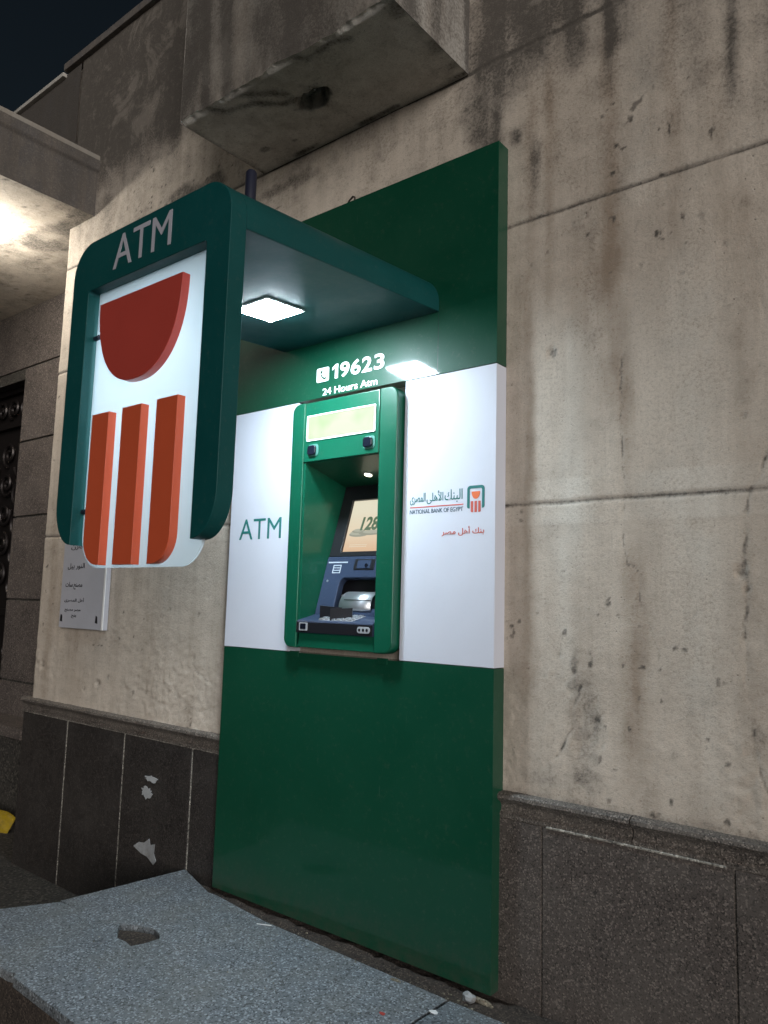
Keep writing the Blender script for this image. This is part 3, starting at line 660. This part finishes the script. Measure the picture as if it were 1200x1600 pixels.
# header sign and cameras
plate('sign_frame', [rrect(-0.834, -0.484, 1.784, 1.886, 0.004), rrect(-0.829, -0.489, 1.789, 1.881, 0.003)], -0.0995, 0.004, M['letterwhite'], atm)
plate('lit_sign', [rrect(-0.8285, -0.4895, 1.7895, 1.8805, 0.003)], -0.0995, 0.0015, M['sign'], atm)
for cx in (-0.797, -0.513):
    rim = plate('camera_housing', [rrect(cx - 0.028, cx + 0.028, 1.722, 1.770, 0.014)], -0.0995, 0.003, M['pale_rim'], atm, 0.001)
    le = plate('lens', [rrect(cx - 0.023, cx + 0.019, 1.727, 1.765, 0.011)], -0.1022, 0.010, M['lens'], None, 0.003)
    le.parent = rim
# console, in its own tilted frame: s is the height above the shelf line along the slope
TH = math.atan(0.299); K = 1.0 / math.cos(TH); Y0, ZZ = -0.013, 1.126
def s_(z): return (z - ZZ) * K
def cpl(name, loops, back, depth, m, parent=atm, bev=0.0):
    lp = [[(x, s_(z)) for x, z in l] for l in loops]
    me = plate_me(lp, depth, bev)
    fm = Matrix(((1, 0, 0, 0), (0, math.sin(TH), -math.cos(TH), Y0), (0, math.cos(TH), math.sin(TH), ZZ), (0, 0, 0, 1)))
    me.transform(fm @ Matrix.Translation((0, 0, back))); return wn_(inv(parent, link(name, me, m, parent, 35)))
cpl('console', [rrect(-0.840, -0.460, 1.085, 1.343, 0.0), rrect(-0.748, -0.520, 1.143, 1.258, (0.0, 0.0, 0.025, 0.025))], -0.03, 0.03, M['console'], bev=0.004)
cpl('screen_bezel', [rrect(-0.840, -0.460, 1.345, 1.66, 0.0), rrect(-0.783, -0.500, 1.364, 1.578, 0.0)], -0.03, 0.026, M['black'], bev=0.002)
scr = cpl('screen', [rrect(-0.7829, -0.5001, 1.3641, 1.5779, 0.0)], -0.025, 0.01, M['screen'])
# the screen's gradient is mapped in the object frame: give it its own origin at the lower edge
off = Vector((-0.64, Y0 + 0.238 * 0.299, 1.364)); R3 = Matrix.Rotation(-TH, 4, 'X')
sm_ = scr.data; sm_.transform(Matrix.Translation(-off)); sm_.transform(Matrix(((1, 0, 0, 0), (0, 0, 1, 0), (0, -1, 0, 0), (0, 0, 0, 1))))
scr.matrix_parent_inverse = Matrix.Identity(4)
scr.matrix_local = Matrix.Translation(off - atm.location) @ Matrix(((1, 0, 0, 0), (0, 0, -1, 0), (0, 1, 0, 0), (0, 0, 0, 1)))
def stext(name, body, x0, x1, z0, z1, back, m, depth=0.0008, offset=0.0, shear=0.0):
    me = text_me(body, x0, x1, s_(z0), s_(z1), depth, offset, shear)
    fm = Matrix(((1, 0, 0, 0), (0, math.sin(TH), -math.cos(TH), Y0), (0, math.cos(TH), math.sin(TH), ZZ), (0, 0, 0, 1)))
    me.transform(fm @ Matrix.Translation((0, 0, back))); return inv(atm, link(name, me, m, atm))
M['scr_green'] = mat('screen_green', (0.02, 0.02, 0.02), 0.3, emit=(0.10, 0.16, 0.09), estr=1)
M['scr_grey'] = mat('screen_grey', (0.02, 0.02, 0.02), 0.3, emit=(0.30, 0.30, 0.23), estr=1)
M['scr_grey2'] = mat('screen_light_grey', (0.02, 0.02, 0.02), 0.3, emit=(0.42, 0.42, 0.33), estr=1)
M['scr_line'] = mat('screen_pale_line', (0.02, 0.02, 0.02), 0.3, emit=(0.72, 0.60, 0.44), estr=1)
stext('screen_number', '128M', -0.718, -0.575, 1.452, 1.508, -0.0146, M['scr_green'], 0.0005, 0.035, 0.12)
for k, (cx, cz, a, b, mm) in enumerate([(-0.72, 1.437, 0.050, 0.010, 'scr_grey'), (-0.722, 1.443, 0.044, 0.009, 'scr_grey2'), (-0.724, 1.450, 0.034, 0.007, 'scr_grey'), (-0.724, 1.454, 0.026, 0.006, 'scr_grey2'), (-0.66, 1.440, 0.060, 0.008, 'scr_grey'), (-0.65, 1.446, 0.050, 0.007, 'scr_grey2'), (-0.60, 1.436, 0.03, 0.006, 'scr_grey')]):
    cpl('coin_image', [[(cx + a * math.cos(t), cz + b * math.sin(t)) for t in np.linspace(0, 2 * math.pi, 24, endpoint=False)]], -0.0149 + k * 0.00003, 0.0002, M[mm])
for z in (1.386, 1.393): cpl('screen_caption', [[(-0.755, z), (-0.665, z), (-0.665, z + 0.003), (-0.755, z + 0.003)]], -0.0149, 0.0003, M['scr_line'])
box('console_void', -0.838, -0.462, 0.075, 0.11, 1.05, 1.345, M['black'], atm)
box('console_void', -0.838, -0.462, 0.075, 0.26, 1.02, 1.06, M['black'], atm)
box('cavity_back', -0.86, -0.44, 0.262, 0.28, 1.0, 1.72, M['black'], atm)
cpl('receipt_line', [[(-0.828, 1.3165), (-0.727, 1.3165), (-0.727, 1.3215), (-0.828, 1.3215)]], 0.0001, 0.001, M['line'])
ic = [rrect(-0.798, -0.756, 1.276, 1.309, 0.0)] + [rrect(-0.794, -0.760, z, z + 0.0065, 0.0) for z in (1.2795, 1.289, 1.2985)]
cpl('receipt_icon', ic, 0.0001, 0.001, M['line'])
cpl('card_reader', [rrect(-0.690, -0.588, 1.288, 1.330, 0.004)], 0.0001, 0.002, M['black'], bev=0.0008)
cpl('card_slot', [rrect(-0.672, -0.606, 1.293, 1.325, 0.003)], 0.0022, 0.002, M['console'], bev=0.0006)
cpl('card_slot_light', [rrect(-0.632, -0.617, 1.297, 1.312, 0.006)], 0.0043, 0.002, M['lens'])
cpl('screw', [rrect(-0.815, -0.807, 1.241, 1.249, 0.004)], 0.0001, 0.003, M['steel'])
# curved steel shutter over the note slot
v = []; f = []; N = 14
for i in range(N + 1):
    th = math.pi / 2 * i / N * 1.25 - 0.25
    y = 0.035 - 0.052 * math.cos(th); z = 1.145 + 0.060 * math.sin(max(th, -0.2)) ** 1
    for x in (-0.712, -0.555): v.append((x + (0.010 * (1 - math.cos(th)) if x < -0.6 else 0), y, z))
for i in range(N): f.append((2 * i, 2 * i + 1, 2 * i + 3, 2 * i + 2))
me = bpy.data.meshes.new('m'); me.from_pydata(v, [], f); me.update()
cy = inv(atm, link('note_shutter', me, M['steel'], atm, 50)); mo = cy.modifiers.new('s', 'SOLIDIFY'); mo.thickness = 0.003
box('shutter_side', -0.7105, -0.700, -0.004, 0.05, 1.135, 1.192, M['steel'], atm, 0.002)
box('shutter_line', -0.690, -0.556, -0.0135, -0.0125, 1.172, 1.174, M['black'], atm)
# shelf with keypad
prof = [(-0.103, 1.045), (-0.103, 1.088), (-0.099, 1.0925), (-0.006, 1.116), (0.02, 1.116), (0.02, 1.045)]
v = [(x, y, z) for x in (-0.847, -0.468) for y, z in prof]; n = 6
f = [(k, (k + 1) % n, (k + 1) % n + n, k + n) for k in range(n)] + [tuple(range(n))[::-1], tuple(range(n, 2 * n))]
me = bpy.data.meshes.new('m'); me.from_pydata(v, [], f)
bm = bmesh.new(); bm.from_mesh(me); bmesh.ops.recalc_face_normals(bm, faces=bm.faces); bmesh.ops.bevel(bm, geom=bm.edges[:], offset=0.0015, segments=2, affect='EDGES'); bm.to_mesh(me); bm.free()
shelf = inv(atm, link('keypad_shelf', me, M['console'], atm, 35))
box('shelf_front', -0.846, -0.469, -0.1055, -0.1035, 1.047, 1.085, M['black'], atm, 0.0005)
zt = lambda y: 1.0925 + (y + 0.099) * 0.2527
me0 = box_me(-0.0105, 0.0105, -0.007, 0.007, 0, 0.0045, 0.001, 1)
kp = box('keypad', -0.745, -0.575, -0.092, -0.016, 1.0, 1.001, M['silver'], atm)
kp.data.transform(Matrix.Identity(4))
for vv in kp.data.vertices: vv.co.z = zt(vv.co.y) + (0.0012 if vv.co.z > 1.0005 else -0.002)
me0.materials.append(M['steel'])
for i in range(6):
    for j in range(4):
        o = bpy.data.objects.new('key', me0); COL.objects.link(o); o.parent = kp
        x = -0.733 + i * 0.0285; y = -0.083 + j * 0.019
        o.location = (x, y, zt(y) + 0.0012); o.rotation_euler = (math.atan(0.2527), 0, 0)
def shield(a, b, h0, h1, t=0.004):
    A = Vector((a[0], a[1])); B = Vector((b[0], b[1])); n = (B - A).normalized(); p = Vector((-n.y, n.x)) * t / 2
    c = [A + p, B + p, B - p, A - p]; hs = [h0, h1, h1, h0]
    v = [(q.x, q.y, zt(q.y)) for q in c] + [(q.x, q.y, zt(q.y) + h) for q, h in zip(c, hs)]
    me = bpy.data.meshes.new('m'); me.from_pydata(v, [], [(3, 2, 1, 0), (4, 5, 6, 7), (0, 1, 5, 4), (1, 2, 6, 5), (2, 3, 7, 6), (3, 0, 4, 7)])
    return inv(atm, link('keypad_shield', me, M['black'], atm))
shield((-0.765, -0.062), (-0.668, -0.048), 0.047, 0.038); shield((-0.685, -0.092), (-0.612, -0.050), 0.043, 0.038)
plate('fingerprint_reader', [rrect(-0.829, -0.786, 1.053, 1.083, 0.003)], -0.1054, 0.003, M['silver'], atm, 0.0008)
plate('fingerprint_window', [rrect(-0.822, -0.793, 1.059, 1.080, 0.002)], -0.1084, 0.001, M['lens'], atm)
plate('socket_plate', [rrect(-0.538, -0.478, 1.055, 1.078, 0.011)], -0.1054, 0.003, M['silver'], atm, 0.0008)
for cx in (-0.526, -0.508, -0.491): plate('socket_hole', [[(cx + 0.0055 * math.cos(t), 1.0665 + 0.0055 * math.sin(t)) for t in np.linspace(0, 2 * math.pi, 12, endpoint=False)]], -0.1084, 0.001, M['black'], atm)

# ---------------------------------------------------------------- canopy with the big logo sign
cp = thing('atm_canopy', 'dark green arched canopy with ATM lettering and red logo on frosted acrylic', 'canopy sign', (-0.63, -D, 2.2))
AX0, AX1 = -1.016, -0.237
arch = rounded([(AX0, 1.311, 0.088), (-0.921, 1.311, 0.0), (-0.921, 2.110, 0.012), (-0.334, 2.110, 0.012), (-0.334, 1.311, 0.0), (AX1, 1.311, 0.088), (AX1, 2.272, 0.105), (AX0, 2.272, 0.105)], 12)
# bottom outer corners are rounder than the legs are wide, as cut in the sheet
def legs(p):
    out = []
    for x, z in p: out.append((x, z))
    return out
arch = [(AX0, 1.44)] + [(AX0 + 0.094 * (1 - math.cos(t)) ** 1, 1.44 - 0.128 * math.sin(t)) for t in np.linspace(0.12, math.pi / 2, 12)]
arch += [(-0.921, 1.311)] + rounded([(-0.921, 1.4, 0), (-0.921, 2.110, 0.010), (-0.334, 2.110, 0.010), (-0.334, 1.4, 0)], 4)[1:-1] + [(-0.334, 1.311)]
arch += [(AX1 - 0.094 * (1 - math.cos(t)), 1.44 - 0.128 * math.sin(t)) for t in np.linspace(math.pi / 2, 0.12, 12)] + [(AX1, 1.44)]
arch += rounded([(AX1, 1.5, 0), (AX1, 2.272, 0.105), (AX0, 2.272, 0.105), (AX0, 1.5, 0)], 14)[1:-1]
plate('arch_frame', [arch], -0.949, 0.053, M['arch_green'], cp, 0.002)
roof = rounded([(AX0, 2.134, 0), (AX1, 2.134, 0.004), (AX1, 2.272, 0.105), (AX0, 2.272, 0.105)], 14)
me = plate_me([roof], 0.883, 0.001); me.transform(frame_matrix(-D - 0.001))
for vv in me.vertices: vv.co.z += 0.058 * (vv.co.y + 0.95) / 0.886
wn_(inv(cp, link('roof', me, M['arch_green'], cp, 35)))
LX, LY = -0.665, -0.478; LZ = 2.134 + 0.058 * (LY + 0.95) / 0.886
sl = math.atan(0.058 / 0.886)
for nm, r_, dd, mm in (('lamp_frame', 0.088, 0.006, M['letterwhite']), ('led_panel', 0.080, 0.009, M['led'])):
    me = plate_me([rrect(-r_, r_, -r_, r_, 0.006)], dd); me.transform(Matrix.Translation((LX, LY, LZ)) @ Matrix.Rotation(math.pi + sl, 4, 'X'))
    o = inv(cp, link(nm, me, mm, cp, 35))
    if nm == 'lamp_frame': lf = o
    else: o.parent = lf; o.matrix_parent_inverse = Matrix.Identity(4)
ac = plate('acrylic_sheet', [rrect(-0.915, -0.318, 1.243, 2.128, (0.10, 0.10, 0.0, 0.0), 12)], -0.960, 0.006, M['acrylic'], cp, 0.001)
rim = rrect(-0.915, -0.318, 1.243, 1.8, (0.10, 0.10, 0.0, 0.0), 12)
def on_ac(o): o.parent = ac; return o
YB = -0.966
on_ac(plate('bowl', [bowl(-0.863, -0.446, 2.055, 0.270, 40, 2.25)], YB, 0.026, M['red'], None, 0.0015))
for xa, xb, ra in ((-0.862, -0.771, (0.078, 0.0, 0, 0)), (-0.700, -0.604, 0.0), (-0.531, -0.435, (0.0, 0.082, 0, 0))):
    on_ac(plate('bar', [rrect(xa, xb, 1.250, 1.706, ra, 10)], YB, 0.026, M['orange'], None, 0.0015))
for z in (1.965, 1.415):
    tube('standoff', [(-0.922, -0.967, z), (-0.893, -0.969, z)], 0.008, M['ironpipe'], cp)
    tube('standoff', [(-0.333, -0.967, z), (-0.36, -0.969, z)], 0.008, M['ironpipe'], cp)
text('arch_lettering', 'ATM', -0.787, -0.496, 2.145, 2.249, -1.0021, M['lettergrey'], cp, 0.0015, 0.0)
px, py = -0.305, -0.86
tag(tube('pipe_stub', [(-0.36, -0.84, 2.24), (-0.36, -0.84, 2.385), (-0.36, -0.84, 2.392)], 0.0165, M['ironpipe'], None, 16, [1, 1, 0.7]),
    'short dark round topped pipe standing up behind the canopy roof', 'pipe')
hk = [(-0.735 + 0.0 * t, -0.03, 2.745) for t in (0,)]
pts = [(-0.755, -0.02, 2.74), (-0.745, -0.02, 2.762), (-0.725, -0.022, 2.785), (-0.703, -0.025, 2.795), (-0.688, -0.03, 2.785), (-0.688, -0.03, 2.765), (-0.70, -0.03, 2.745)]
tag(tube('wire_loop', pts, 0.004, M['wire'], None, 6), 'small rusty wire loop on top of the green cladding', 'wire')

# ---------------------------------------------------------------- wall plaque
pq = thing('wall_plaque', 'pale marble plaque with black Arabic lines below the canopy sign', 'plaque', (-2.52, 0, 0.99))
box('plaque_sheet', -2.742, -2.305, -0.034, -0.008, 0.990, 1.560, M['plaque'], pq, 0.003)
box('fixing_lip', -2.318, -2.303, -0.038, -0.0345, 0.990, 1.560, M['letterwhite'], pq, 0.001)
rows = [('\uFEE5\uFEAD\uFE8E\uFED7', -2.67, -2.54, 1.405, 1.44, -0.0), ('\uFEDE\uFEF4\uFE91 \uFEAD\uFEEE\uFEE8\uFEDF\uFE8D', -2.69, -2.52, 1.30, 1.335, 0), ('\uFE95\uFE8E\uFEB3 \uFEA2\uFEE8\uFEBC\uFEE3', -2.70, -2.53, 1.195, 1.235, 0),
        ('\uFEEF\uFEAE\uFEBC\uFEE4\uFEDF\uFE8D \uFEDE\uFEEB\uFE83', -2.70, -2.50, 1.125, 1.152, 0), ('\uFEA2\uFEE8\uFEBC\uFEE3 \uFEAE\uFEBC\uFEE3', -2.69, -2.53, 1.073, 1.092, 0), ('\uFEA2\uFEE8\uFE91', -2.62, -2.57, 1.043, 1.062, 0)]
for b, x0, x1, z0, z1, _ in rows: text('plaque_line', b, x0, x1, z0, z1, -0.0341, M['black'], pq, 0.0006, 0.014)
for x in (-2.72, -2.37): plate('fixing_mark', [[(x - 0.012, 1.025), (x + 0.012, 1.022), (x + 0.006, 1.058), (x - 0.008, 1.062)]], -0.0341, 0.0008, M['black'], pq)

# ---------------------------------------------------------------- litter, torn stickers
def scrap(name, label, cat, pts, base, m, wallish=False, th=0.0015):
    if wallish: o = plate(name, [pts], base, th, m, None)
    else:
        me = plate_me([pts], th); me.transform(Matrix.Translation((0, 0, base))); o = link(name, me, m)
    return tag(o, label, cat)
def rag(cx, cz, rx, rz, n=14, j=0.45):
    return [(cx + rx * math.cos(2 * math.pi * k / n) * (1 + random.uniform(-j, j)), cz + rz * math.sin(2 * math.pi * k / n) * (1 + random.uniform(-j, j))) for k in range(n)]
YT = -0.0203
scrap('sticker_remnant', 'small torn sticker remnant, topmost on the dark granite plinth', 'sticker', rag(-1.83, 0.335, 0.045, 0.014, 26, 0.35), YT, M['paper'], True)
scrap('sticker_remnant', 'middle torn white sticker remnant on the dark granite plinth', 'sticker', rag(-1.86, 0.270, 0.040, 0.028, 26, 0.35), YT, M['paper'], True)
scrap('sticker_remnant', 'largest torn white sticker remnant, lowest on the granite plinth', 'sticker', [(-1.94, 0.02), (-1.90, 0.045), (-1.86, 0.05), (-1.82, 0.075), (-1.81, 0.05), (-1.775, 0.06), (-1.78, 0.02), (-1.76, -0.01), (-1.78, -0.03), (-1.83, -0.005), (-1.88, 0.0)], YT, M['paper'], True)
scrap('paper_scrap', 'white straw like scrap lying beside the base of the green cladding', 'litter', [(-0.905, -0.185), (-0.855, -0.160), (-0.853, -0.164), (-0.903, -0.190)], 0.0005, M['letterwhite'])
scrap('paper_scrap', 'tiny red scrap on the granite slab', 'litter', rag(-0.18, -0.36, 0.012, 0.006, 7, 0.3), 0.0005, M['redbit'])
scrap('paper_scrap', 'tiny white scrap beside the joint between the slabs', 'litter', rag(-0.075, -0.255, 0.013, 0.010, 8, 0.3), 0.0005, M['letterwhite'])
scrap('paper_scrap', 'pale scrap on the slab edge under the cladding', 'litter', rag(-0.275, -0.180, 0.018, 0.008, 9, 0.3), 0.0005, M['sand'])
tag(sphere('plaster_chunk', (-0.055, -0.095, -0.012), 0.022, M['paper'], None, (1, 0.7, 0.8), 2, 0.25), 'rounded plaster chunk at the right foot of the green cladding', 'rubble')
tag(sphere('plaster_chunk', (-0.015, -0.085, -0.015), 0.02, M['sand'], None, (2.0, 0.4, 0.5), 2, 0.25), 'long flat plaster chunk at the cladding corner beside the granite', 'rubble')
def pebbles():
    bm = bmesh.new()
    for k in range(420):
        x = random.uniform(-1.25, 0.9); y = random.choice([random.gauss(-0.14, 0.03), random.gauss(-0.14, 0.03), random.uniform(-0.9, -0.1)])
        z = -0.022 if y > -0.155 else 0.001
        r = random.uniform(0.0012, 0.0042) * (1.2 if z < 0 else 0.6)
        c = bmesh.ops.create_icosphere(bm, subdivisions=1, radius=r)['verts']
        for v in c: v.co = Vector((x, y, z)) + Vector((v.co.x * random.uniform(0.7, 1.6), v.co.y, v.co.z * 0.6))
    me = bpy.data.meshes.new('m'); bm.to_mesh(me); bm.free(); return me
tag(link('grit', pebbles(), M['sand']), kind='stuff')

# crumpled yellow snack packet
def packet():
    us = np.linspace(-1, 1, 26); vs = np.linspace(-1, 1, 26); U, V = np.meshgrid(us, vs)
    h = 0.030 * (1 - U ** 2) * (1 - V ** 4) + 0.012 * (fbm(U * 3 + 3, V * 3 + 2, 3) - 0.5)
    out = []
    for s in (1, -1): out.append(np.stack([U * 0.16, s * h * 1.0, V * 0.065 + 0.01 * np.sin(U * 3)], -1).reshape(-1, 3))
    n = 26; f = []
    for s in range(2):
        for i in range(n - 1):
            for j in range(n - 1):
                a = s * n * n + i * n + j; q = (a, a + 1, a + n + 1, a + n); f.append(q if s else q[::-1])
    me = bpy.data.meshes.new('m'); me.from_pydata(np.concatenate(out).tolist(), [], f); me.update(); return me
yp = link('snack_packet', packet(), M['yellow'], None, 60); yp.location = (-3.78, 0.20, GY + 0.055); yp.rotation_euler = (math.radians(-25), math.radians(10), math.radians(10))
tag(yp, 'crumpled yellow snack packet lying in the dark porch entrance', 'litter')
